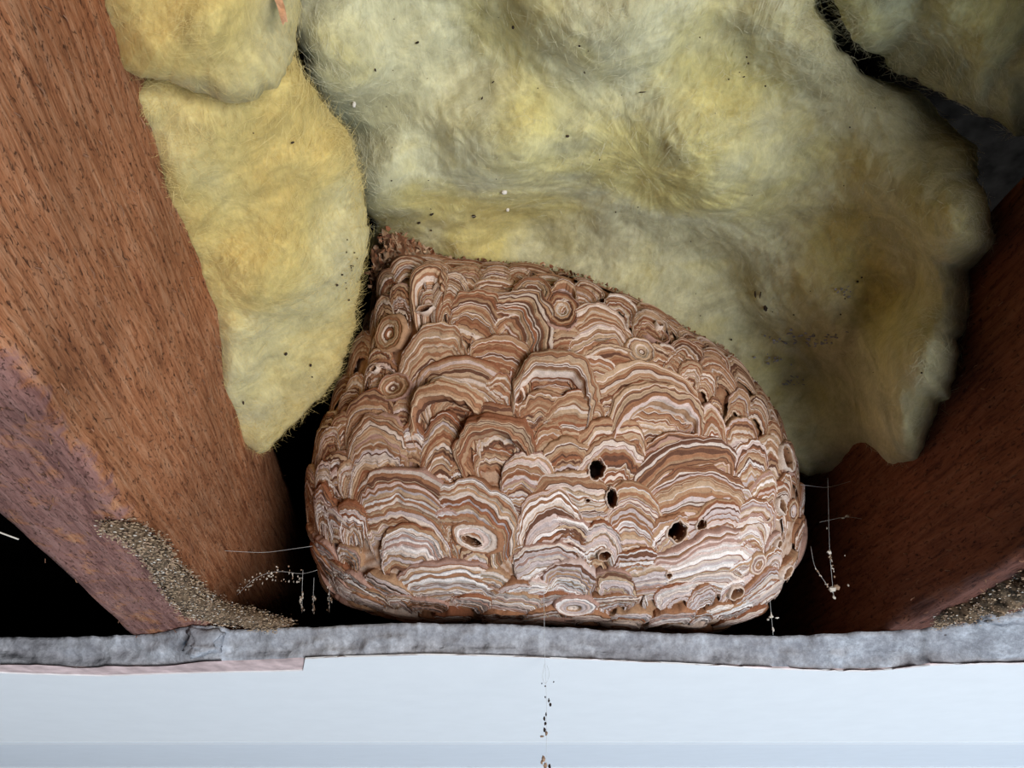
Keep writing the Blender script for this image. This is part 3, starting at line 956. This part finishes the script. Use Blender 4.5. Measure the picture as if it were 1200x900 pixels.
A, Hd, Rg = 'arch', 'hood', 'ring'
TR = [(499, 340, 20, 40, 0, Hd), (459, 391, 17, 22, 0, Rg), (419, 415, 16, 21, .1, A), (445, 421, 14, 14, 0, A), (439, 434, 11, 10, 0, Rg), (464, 454, 19, 16, 0, Rg), (505, 423, 38, 38, .35, A),
      (561, 375, 31, 37, 0, A), (524, 351, 17, 45, -.1, A), (625, 346, 21, 24, 0, Rg), (607, 378, 46, 40, -.4, A), (657, 365, 20, 24, 0, Rg), (588, 421, 34, 26, -.2, A), (537, 453, 52, 38, .3, A),
      (524, 481, 41, 38, .2, Hd), (583, 465, 21, 27, 0, A), (431, 490, 33, 29, .15, A), (473, 486, 13, 17, 0, A), (580, 500, 31, 28, 0, A), (652, 457, 46, 46, -.15, Hd), (636, 490, 28, 32, 0, A),
      (660, 347, 15, 19, 0, Hd), (704, 396, 38, 44, 0, A), (701, 393, 15, 11, 0, Rg), (667, 372, 19, 22, .3, Rg), (749, 413, 17, 17, 0, Rg), (717, 425, 34, 22, -.1, A), (761, 380, 17, 22, -.2, A),
      (768, 495, 50, 50, -.2, Hd), (757, 470, 60, 44, -.2, A), (717, 482, 16, 17, 0, Rg), (672, 495, 37, 34, .1, A), (716, 527, 37, 35, 0, A), (827, 450, 12, 17, -.3, Rg), (811, 440, 14, 18, -.3, A),
      (805, 415, 19, 18, -.4, A), (837, 424, 17, 19, -.5, A), (837, 480, 9, 15, 0, A), (867, 474, 12, 19, -.5, Rg), (889, 484, 14, 21, -.4, A), (906, 512, 12, 21, -.3, A), (869, 519, 21, 29, 0, A),
      (832, 510, 18, 35, -.1, A), (803, 532, 46, 24, 0, A), (439, 535, 38, 49, 0, A), (485, 522, 17, 25, 0, A), (521, 535, 25, 50, 0, A), (580, 525, 42, 44, .25, Hd), (470, 594, 57, 48, 0, A),
      (556, 608, 47, 49, .05, A), (622, 582, 31, 53, 0, A), (380, 594, 15, 25, 0, A), (381, 562, 14, 22, 0, A), (409, 558, 15, 18, .2, A), (386, 526, 16, 24, .2, A), (412, 609, 20, 23, .1, A),
      (481, 644, 34, 31, 0, A), (527, 614, 23, 21, 0, A), (559, 628, 28, 19, -.3, Rg), (383, 650, 17, 20, 0, A), (409, 652, 14, 15, 0, A), (522, 684, 53, 30, 0, A), (572, 682, 22, 18, 0, Rg),
      (455, 690, 27, 18, 0, A), (417, 686, 20, 17, 0, A), (553, 704, 22, 12, 0, Rg), (500, 708, 21, 11, 0, A), (607, 692, 23, 15, .2, A), (641, 657, 35, 25, 0, A), (648, 626, 40, 55, .1, A),
      (620, 502, 14, 19, 0, A), (645, 518, 18, 21, .1, A), (665, 547, 31, 35, .1, A), (716, 557, 37, 46, 0, A), (808, 557, 63, 41, -.1, A), (820, 592, 60, 46, -.1, A), (669, 595, 47, 45, .1, A),
      (740, 612, 33, 46, 0, A), (664, 630, 33, 29, 0, A), (836, 617, 36, 32, 0, A), (704, 638, 23, 28, .1, A), (785, 626, 26, 24, .2, A), (835, 664, 63, 45, .25, A), (747, 664, 27, 23, 0, A),
      (666, 679, 31, 27, 0, A), (762, 682, 29, 21, .1, A), (722, 686, 23, 23, 0, A), (675, 707, 23, 15, 0, Rg), (720, 704, 27, 12, 0, Rg), (793, 695, 25, 16, .3, Rg), (822, 699, 15, 18, .1, A),
      (824, 722, 12, 10, 0, Rg), (893, 604, 14, 9, -.2, Rg), (880, 547, 22, 33, -.1, A), (895, 583, 19, 30, -.1, A), (926, 598, 8, 13, 0, Rg), (886, 659, 11, 14, 0, Rg), (866, 642, 31, 25, .4, A),
      (892, 688, 26, 22, .5, A), (919, 668, 12, 14, 0, Rg), (790, 722, 24, 14, 0, A), (860, 716, 22, 12, .2, A), (921, 538, 11, 19, -.3, Rg), (920, 571, 10, 15, -.1, A), (859, 690, 13, 13, 0, Rg),
      (740, 722, 22, 12, 0, A), (640, 718, 22, 12, 0, Rg), (590, 722, 24, 12, 0, A), (470, 720, 24, 10, 0, A), (906, 636, 11, 12, .3, Rg), (700, 552, 17, 17, 0, Rg), (716, 584, 12, 15, 0, Rg),
      (474, 316, 18, 18, .2, A), (512, 318, 17, 14, 0, A), (547, 324, 19, 16, 0, A), (583, 324, 18, 15, 0, A), (452, 335, 13, 20, .3, A), (450, 366, 14, 20, .2, A), (470, 352, 14, 22, .2, A), (606, 322, 15, 13, 0, A),
      (728, 360, 18, 16, -.2, A), (690, 342, 16, 13, -.1, A), (868, 668, 18, 16, .4, A), (905, 655, 14, 16, .2, A), (842, 716, 18, 14, .3, A), (878, 700, 17, 15, .5, A), (530, 722, 20, 12, 0, A), (690, 722, 22, 12, 0, A), (430, 704, 18, 12, 0, A), (400, 672, 16, 16, 0, A)]
placed = []
cnt = 0


def scl(p):
    return (DC - p[2]) / F


pend = []
KEEP = {(459, 391), (464, 454), (625, 346), (657, 365), (701, 393), (749, 413), (559, 628), (675, 707), (893, 604), (886, 659), (559, 628), (926, 598), (921, 538)}
for i, (x, y, w, h, tl, kd) in enumerate(TR):
    if kd == Rg and (x, y) not in KEEP:
        kd = A
    p = px_to_surf(x, y)
    n_ = normal_at(p)
    fx = min(1.7, 1 / max(.3, math.sqrt(max(0, 1 - n_[0] ** 2))))
    fy = min(1.7, 1 / max(.3, math.sqrt(max(0, 1 - n_[1] ** 2))))
    s_ = scl(p)
    pend.append((p, w * s_ * fx * 1.18, h * s_ * fy * 1.05, tl, kd, 100 + i, .0010 + (.0010 if kd == Rg else 0)))
    placed.append((p + np.array([0, h * s_ * .35, 0]), max(w, h) * s_))
# fill between and around the sides with smaller flakes, a little lower
rs = random.Random(5)
tries = 0
fills = 0
while fills < 158 and tries < 9000:
    tries += 1
    z = rs.uniform(-.18, .95)
    a = rs.uniform(0, 2 * math.pi)
    d = np.array([math.sqrt(1 - z * z) * math.cos(a), math.sqrt(1 - z * z) * math.sin(a), z])
    p = surf(d * np.array([.2, .16, .13]))
    sz = rs.uniform(.011, .020) * (1 if p[2] > .02 else 1.5)
    if any(np.linalg.norm(p - q) < .50 * (rr + sz) * (.8 if p[2] > .02 else 1.0) for q, rr in placed):
        continue
    placed.append((p, sz))
    fills += 1
    kd = Rg if rs.random() < .07 else A
    pend.append((p, sz * rs.uniform(.9, 1.4), sz * rs.uniform(.8, 1.3), rs.uniform(-.35, .35), kd, 1000 + fills, -.0004))
for a_ in pend:
    scallop(*a_)

# rims of the entrance holes: torn paper lip and an inner wall running into the hollow nest
for hi_, (c_, n_, T, B, a, b) in enumerate(hole_frames):
    ns = 36
    t = np.linspace(0, 2 * math.pi, ns, endpoint=False)
    wob = 1 + .24 * fbm(np.stack([np.cos(t) * 1.5 + hi_ * 3, np.sin(t) * 1.5, t * 0], 1), 4, .6)
    rows, cs = [], []
    big = min(a, b)
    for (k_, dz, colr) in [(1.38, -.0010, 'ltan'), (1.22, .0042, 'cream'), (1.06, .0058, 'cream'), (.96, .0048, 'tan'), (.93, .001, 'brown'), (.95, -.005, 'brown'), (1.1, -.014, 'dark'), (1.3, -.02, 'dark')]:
        g = (k_ - 1) * max(1, .5 * .006 / big) * (1.0 if k_ > 1 else 1)
        ex = g * min(big, .006) if k_ > 1 else g * big
        q = c_ + ((a + ex) * np.cos(t) * wob)[:, None] * T + ((b + ex) * np.sin(t) * wob)[:, None] * B
        q = surf(q)
        rows.append(q + n_ * dz + n_ * (.0007 * fbm(np.stack([np.cos(t) * 3, np.sin(t) * 3, t * 0 + hi_ + dz * 90], 1), 2))[:, None])
        cs.append(np.repeat(np.array(PAL[colr])[None], ns, 0))
    V = to_world(np.stack(rows).reshape(-1, 3))
    mesh_obj('hole_rim', V, grid_faces(len(rows), ns, True), M['paper'], nest, colors=np.stack(cs).reshape(-1, 3), origin=NORG)

# ragged torn fringe where the nest was fixed to the wool
V, Fc, Cc = [], [], []
edge_px = np.array([(440, 345), (437, 318), (446, 285), (456, 272), (478, 282), (500, 296), (520, 303), (585, 309), (640, 312), (690, 328), (740, 350), (800, 384), (850, 412), (880, 444), (902, 478)], float)
ep = smooth_path(edge_px, 500)
rs = random.Random(9)
for i in range(1500):
    k_ = rs.randrange(500)
    x, y = ep[k_]
    t_ = ep[min(k_ + 4, 499)] - ep[max(k_ - 4, 0)]
    t_ /= np.linalg.norm(t_)
    nrm = np.array([t_[1], -t_[0]])
    pk = x < 505
    dep = rs.uniform(-10, 2.5) if not pk else rs.uniform(-22, 4)
    d = DC + rs.uniform(-.030, .005) + (0 if not pk else -.012)
    c0 = at(np.array(x + nrm[0] * dep), np.array(y + nrm[1] * dep), d + dep * -.0002)
    out = RT * nrm[0] - UP * nrm[1]
    tv = RT * t_[0] - UP * t_[1]
    L = rs.uniform(.0012, .0045) * (1.6 if pk else 1)
    dirv = out * rs.uniform(.2, 1) + tv * rs.gauss(0, .7) - FW * rs.gauss(.3, .5)
    dirv /= np.linalg.norm(dirv)
    sv = np.cross(dirv, np.array([rs.gauss(0, 1), rs.gauss(0, 1), rs.gauss(0, 1)]))
    sv /= np.linalg.norm(sv) + 1e-9
    nv = np.cross(dirv, sv)
    w_ = rs.uniform(.0006, .0024)
    b0 = len(V)
    V += [c0 - sv * w_, c0 + sv * w_, c0 + dirv * L * .6 + sv * w_ * rs.uniform(.3, 1.1) + nv * w_ * .6, c0 + dirv * L + nv * w_ * rs.uniform(-.8, .8), c0 + dirv * L * .5 - sv * w_ * rs.uniform(.3, 1.2) + nv * .0003]
    Fc += [[b0, b0 + 1, b0 + 2, b0 + 4], [b0 + 4, b0 + 2, b0 + 3]]
    c_ = np.array(PAL[rs.choice(['brown', 'tan', 'red', 'ltan', 'brown', 'dark', 'ltan'])]) * rs.uniform(.8, 1.15)
    Cc += [c_] * 5
o = mesh_obj('torn_fringe', V, Fc, M['paper'], nest, colors=np.array(Cc), origin=NORG, smooth=False)
o['kind'] = 'stuff'

# the torn peak at the nest's upper left: standing strips of paper around a dark hollow
for (pts, w0, cn) in [([(452, 350), (445, 318), (441, 298)], 9, 'brown'), ([(470, 345), (460, 312), (455, 272)], 10, 'tan'), ([(484, 340), (476, 305), (468, 278)], 11, 'brown'),
                      ([(502, 335), (492, 305), (480, 286)], 10, 'ltan'), ([(518, 330), (508, 308), (498, 294)], 10, 'red'), ([(446, 385), (445, 350), (439, 322)], 8, 'red'),
                      ([(466, 378), (460, 348), (456, 318)], 9, 'tan'), ([(487, 372), (477, 345), (468, 318)], 8, 'ltan')]:
    Q = smooth_path(np.array(pts, float), 22)
    tt = np.linspace(0, 1, 22)
    V, Cc = [], []
    for j in range(9):
        s_ = (j / 8 * 2 - 1)
        wv = w0 * (1 - .25 * tt) * (1 + .35 * fbm(np.stack([tt * 6, tt * 0 + j * .4, tt * 0 + w0], 1), 3))
        d = DC - .045 + .025 * tt + .004 * fbm(np.stack([tt * 7, tt * 0 + j * .9, tt * 0 + pts[0][0]], 1), 3)
        lift_ = (10 * vnoise(np.array([[j * 1.7, pts[0][0] * .37, 2.0]]))[0] + 6 * vnoise(np.array([[j * 3.1, pts[0][1] * .7, 5.0]]))[0]) * tt ** 2
        V.append(at(Q[:, 0] + s_ * wv, Q[:, 1] - lift_ - 7 * tt, d))
        str_c = fbm(np.stack([tt * 2 + j * .1, tt * 0 + j * 1.3, tt * 0 + w0 + pts[0][0]], 1), 2)
        c1, c2 = np.array(PAL[cn]), np.array(PAL['ltan' if cn != 'ltan' else 'brown'])
        Cc.append(np.where(str_c[:, None] > .12, c2[None], c1[None]))
    V = np.stack(V).reshape(-1, 3)
    mesh_obj('torn_strip', V, grid_faces(9, 22), M['paper'], nest, colors=np.concatenate(Cc), origin=NORG)


# ------------------------------------------------------------------ dust heaps, plaster pieces, cobwebs
def crumb(V, Fc, c0, rx, ry, rz, rnd):
    b0 = len(V)
    for (zz, rr) in ((-1, .55), (0, 1.0), (1, .5)):
        for q in range(5):
            an = q * 2 * math.pi / 5 + zz
            k_ = rr * rnd.uniform(.6, 1.3)
            V.append((c0[0] + rx * k_ * math.cos(an), c0[1] + ry * k_ * math.sin(an), c0[2] + rz * zz * rnd.uniform(.5, 1.1)))
    for r_ in (0, 5):
        for q in range(5):
            Fc.append([b0 + r_ + q, b0 + r_ + (q + 1) % 5, b0 + r_ + 5 + (q + 1) % 5, b0 + r_ + 5 + q])
    Fc += [[b0 + q for q in range(5)][::-1], [b0 + 10 + q for q in range(5)]]


def dust_heap(path, radii, label, seed, nfl):
    P = smooth_path(path, 70)
    rad = np.interp(np.linspace(0, 1, 70), np.linspace(0, 1, len(radii)), radii)
    root = empty('dust_heap', P[35], label, 'debris')
    V, Fc = tube(P, rad, 26)
    V = np.asarray(V)
    core = np.repeat(P, 26, 0)
    V = core + (V - core) * (1 + .34 * fbm(V * 90 + seed, 4, .65) + .16 * fbm(V * 420 + seed, 3))[:, None]
    org = np.array(root.location)
    mesh_obj('dust_body', V, Fc, M['dust'], root, origin=org)
    rn = random.Random(seed)
    for nm, mt, frac in (('tan_flakes', M['flake_tan'], .5), ('dark_flakes', M['speck'], .2), ('pale_flakes', M['pale_speck'], .12), ('brown_flakes', M['tan_speck'], .4)):
        Vv, Ff = [], []
        for _ in range(int(nfl * frac)):
            p = V[rn.randrange(len(V))] + np.array([rn.gauss(0, .0016) for _ in range(3)])
            s_ = rn.uniform(.00018, .0007)
            crumb(Vv, Ff, p, s_ * rn.uniform(.6, 2.2), s_ * rn.uniform(.6, 2), s_ * .5, rn)
        mesh_obj(nm, Vv, Ff, mt, root, origin=org, smooth=False)['kind'] = 'stuff'
    return root


pL = [on_z(np.array(x), np.array(y), ZT - .003) for x, y in [(122, 616), (150, 622), (176, 640), (196, 668), (216, 694)]] + [on_z(np.array(x), np.array(y), ZT + .004) for x, y in [(240, 712), (270, 722), (305, 727), (342, 733)]]
dust_heap(pL, [.003, .005, .0065, .008, .009, .009, .0075, .006, .003], 'brown crumbly dust heap trailing down the orange joist onto the board', 4, 8000)
pR = [on_z(np.array(x), np.array(y), ZT + .004) for x, y in [(1098, 727), (1110, 714), (1128, 706), (1150, 700), (1175, 688)]] + [on_z(np.array(x), np.array(y), ZT + .004) for x, y in [(1210, 670), (1260, 642)]]
dust_heap(pR, [.004, .009, .012, .013, .013, .013, .011], 'tan dust and fluff heap at the foot of the shade-darkened red joist', 8, 5200)


def chunk(px, py, z, sx, sy, sz, label, seed):
    c0 = on_z(np.array(px), np.array(py), z)
    n1, n2 = 18, 28
    th = np.linspace(.05, math.pi - .05, n1)
    ph = np.linspace(0, 2 * math.pi, n2, endpoint=False)
    D = np.stack([np.sin(th)[:, None] * np.cos(ph), np.sin(th)[:, None] * np.sin(ph), np.cos(th)[:, None] * np.ones_like(ph)], -1)
    D = np.sign(D) * np.abs(D) ** .45
    D = D * (1 + .42 * fbm(D * 1.3 + seed, 4, .6))[..., None]
    V = c0 + D * np.array([sx, sy, sz]) / 2
    Fc = grid_faces(n1, n2, True).tolist() + [list(range(n2))[::-1], list(range((n1 - 1) * n2, n1 * n2))]
    o = mesh_obj('plaster_fragment', V.reshape(-1, 3), [f[::-1] for f in Fc], M['gypsum'], origin=c0 - EZ * sz / 2)
    o['label'] = label
    o['category'] = 'plaster'
    o['group'] = 'loose plaster pieces on the board edge'
    return o


chunk(240, 751, ZC + .012, .026, .012, .017, 'blocky grey plaster fragment on the board edge beneath the orange joist', 1)
chunk(1178, 722, ZT - .001, .040, .016, .008, 'flat pale plaster fragment under the dust by the shade-darkened red joist', 6)


def cobweb(label, threads, crumbs, dep=None, seed=0):
    """threads: list of 3-D polylines; crumbs: (point, size, material key)"""
    root = empty('cobweb_strand', threads[0][0], label, 'cobweb')
    org = np.array(root.location)
    rn = random.Random(seed)
    for P in threads:
        V, Fc = tube(smooth_path(P, 14), .00013, 5)
        mesh_obj('thread', V, Fc, M['thread'], root, origin=org)
    for mk in ('pale_speck', 'tan_speck', 'speck'):
        Vv, Ff = [], []
        for (p, s_, m_) in crumbs:
            if m_ == mk:
                crumb(Vv, Ff, p, s_[0], s_[0] * .8, s_[1], rn)
        if Vv:
            o = mesh_obj({'pale_speck': 'pale_crumbs', 'tan_speck': 'tan_crumbs', 'speck': 'dark_crumbs'}[mk], Vv, Ff, M[mk], root, origin=org, smooth=False)
            o['kind'] = 'stuff'
    return root


def PT(x, y, d):
    return at(np.array(float(x)), np.array(float(y)), d)


# strand hanging down from the nest in front of the ceiling
dz_ = .592
th1 = [PT(637, 690, .560), PT(638, 730, .585), PT(638, 772, dz_), PT(640, 800, dz_), PT(641, 840, dz_), PT(640, 880, dz_), PT(640, 915, dz_)]
th2 = [PT(638, 778, dz_), PT(635, 795, dz_), PT(639, 804, dz_), PT(645, 790, dz_), PT(641, 780, dz_)]
cr = []
rn = random.Random(3)
for (x, y, a, b, m_) in [(639, 817, 1.3, 1.3, 'speck'), (649, 799, 1.2, 1, 'speck'), (635, 801, .9, .8, 'speck'), (639, 804, 1.3, 1, 'speck'), (643, 821, 1.4, 2.6, 'speck'), (645, 826, 1.8, 2.2, 'speck'),
                         (640, 837, 1.5, 2.2, 'speck'), (638, 842, 1.8, 2.8, 'speck'), (639, 848, 1.5, 2, 'speck'), (638, 855, 1.7, 3.0, 'speck'), (640, 859, 1.8, 3, 'tan_speck'), (635, 863, 2.4, 1.4, 'tan_speck'),
                         (637, 889, 2.4, 3.6, 'tan_speck'), (635, 893, 2.2, 2.4, 'tan_speck'), (639, 897, 3.0, 3.6, 'tan_speck'), (644, 898, 2.4, 2.6, 'speck'), (641, 904, 2.4, 3, 'tan_speck'),
                         (638, 718, 2.0, 2.6, 'tan_speck'), (642, 722, 1.3, 1.6, 'tan_speck'), (637, 708, 1.4, 2.4, 'tan_speck')]:
    cr.append((PT(x, y, dz_ if y > 760 else .575), (a * dz_ / F, b * dz_ / F), m_))
cobweb('thin cobweb thread with dark crumbs hanging before the white ceiling', [th1, th2], cr, seed=1)
# left: crumbs strung in the gap between joist and nest
crL = []
thL = [[PT(278, 697, .66), PT(300, 675, .66), PT(330, 668, .66), PT(352, 674, .66), PT(372, 668, .65)], [PT(255, 645, .63), PT(310, 648, .66), PT(366, 640, .65)]]
for _ in range(70):
    t_ = rn.random()
    x = 278 + t_ * 76
    y = np.interp(x, [278, 292, 312, 330, 352], [694, 682, 674, 671, 678]) + rn.gauss(0, 4.5)
    crL.append((PT(x, y, .66), (rn.uniform(.5, 1.3) * .0007, rn.uniform(.5, 1.6) * .0007), rn.choice(['pale_speck', 'pale_speck', 'tan_speck'])))
cobweb('dusty cobweb swag of pale crumbs between the orange joist and nest', thL, crL, seed=2)
for q, (x, y0, y1, lab) in enumerate([(354, 690, 719, 'short crumb-coated cobweb strand nearest the orange joist'), (367, 699, 720, 'short thick crumb-coated cobweb strand, middle of the three left of the nest'),
                                      (386, 684, 718, 'crumb-coated cobweb strand closest to the left edge of nest')]):
    cl_ = []
    for _ in range(16):
        t_ = rn.random()
        cl_.append((PT(x + rn.gauss(0, 1.4), y0 + t_ * (y1 - y0), .655), (rn.uniform(.5, 1.3) * .0007, rn.uniform(.7, 2.0) * .0007), rn.choice(['pale_speck', 'pale_speck', 'tan_speck'])))
    cobweb(lab, [[PT(x + 1, y0 - 22, .655), PT(x, y0, .655), PT(x, y1, .655)]], cl_, seed=5 + q)
# right: a caught clump and two small tufts in the dark
crR = [(PT(972, 647, .64), (.0022, .0019), 'pale_speck'), (PT(976, 690, .64), (.0034, .0022), 'pale_speck'), (PT(980, 688, .64), (.0030, .0026), 'tan_speck'), (PT(977, 700, .64), (.0018, .0017), 'pale_speck'),
       (PT(994, 686, .64), (.0010, .0011), 'pale_speck'), (PT(990, 651, .64), (.0006, .0006), 'pale_speck')]
for (xa, ya, xb, yb) in [(973, 650, 980, 686), (954, 664, 974, 692)]:
    for _ in range(16):
        t_ = rn.random()
        crR.append((PT(xa + (xb - xa) * t_ + rn.gauss(0, 1), ya + (yb - ya) * t_, .64), (rn.uniform(.4, 1.0) * .0008, rn.uniform(.4, 1.3) * .0008), 'pale_speck' if rn.random() < .6 else 'tan_speck'))
cobweb('cobweb strands holding a pale debris clump in the dark right of nest', [[PT(970, 560, .66), PT(972, 647, .64), PT(977, 700, .64)], [PT(950, 640, .65), PT(954, 664, .64), PT(976, 695, .64)]], crR, seed=11)
crR = [(PT(903, 723, .62), (.0026, .0009), 'pale_speck'), (PT(904, 721, .62), (.0009, .0028), 'pale_speck'), (PT(900, 726, .62), (.0014, .0008), 'pale_speck'), (PT(906, 738, .62), (.0010, .0018), 'pale_speck'), (PT(911, 724, .62), (.0016, .0006), 'pale_speck')]
cobweb('tiny cross-shaped pale cobweb tuft under the lower right of nest', [[PT(902, 700, .62), PT(904, 722, .62), PT(906, 744, .618)]], crR, seed=12)
crR = [(PT(993, 605, .66), (.0018, .0010), 'pale_speck'), (PT(988, 607, .66), (.0016, .0007), 'pale_speck'), (PT(1014, 608, .66), (.0008, .0006), 'pale_speck'), (PT(969, 619, .66), (.0008, .0010), 'pale_speck')]
cobweb('faint cobweb with few pale specks high in the dark right of nest', [[PT(938, 568, .655), PT(970, 572, .68), PT(1010, 560, .68)], [PT(960, 612, .66), PT(993, 605, .66), PT(1030, 612, .66)]], crR, seed=13)

# scrap of waxed paper stuck to the wool fold, and a straw on the joist
xx = np.linspace(0, 1, 16)
V = []
for j in range(6):
    s_ = j / 5
    V.append(at(318 + 13 * xx + 9 * s_ * (1 - .4 * xx), -12 + 40 * xx - 5 * s_ + 1.5 * np.sin(xx * 9 + j), .372 + .006 * s_ + .004 * np.sin(xx * 5)))
V = np.stack(V)
V2 = V + FW * .0012
VV = np.concatenate([V.reshape(-1, 3), V2.reshape(-1, 3)])
gf = grid_faces(6, 16)
o = mesh_obj('paper_scrap', VV, np.concatenate([gf, gf[:, ::-1] + 96]), flat_mat('waxed_pink_paper', (.66, .36, .20), var=.5, scale=90), origin=VV.mean(0))
o['label'] = 'small torn pink and orange paper scrap on the yellow wool fold'
o['category'] = 'paper scrap'
V, Fc = tube(smooth_path([PT(-30, 612, .47), PT(0, 624, .47), PT(22, 632, .475)], 10), .0005, 6)
o = mesh_obj('straw', V, Fc, M['pale_speck'], origin=V.mean(0))
o['label'] = 'thin pale straw sticking out below the orange joist'
o['category'] = 'straw'
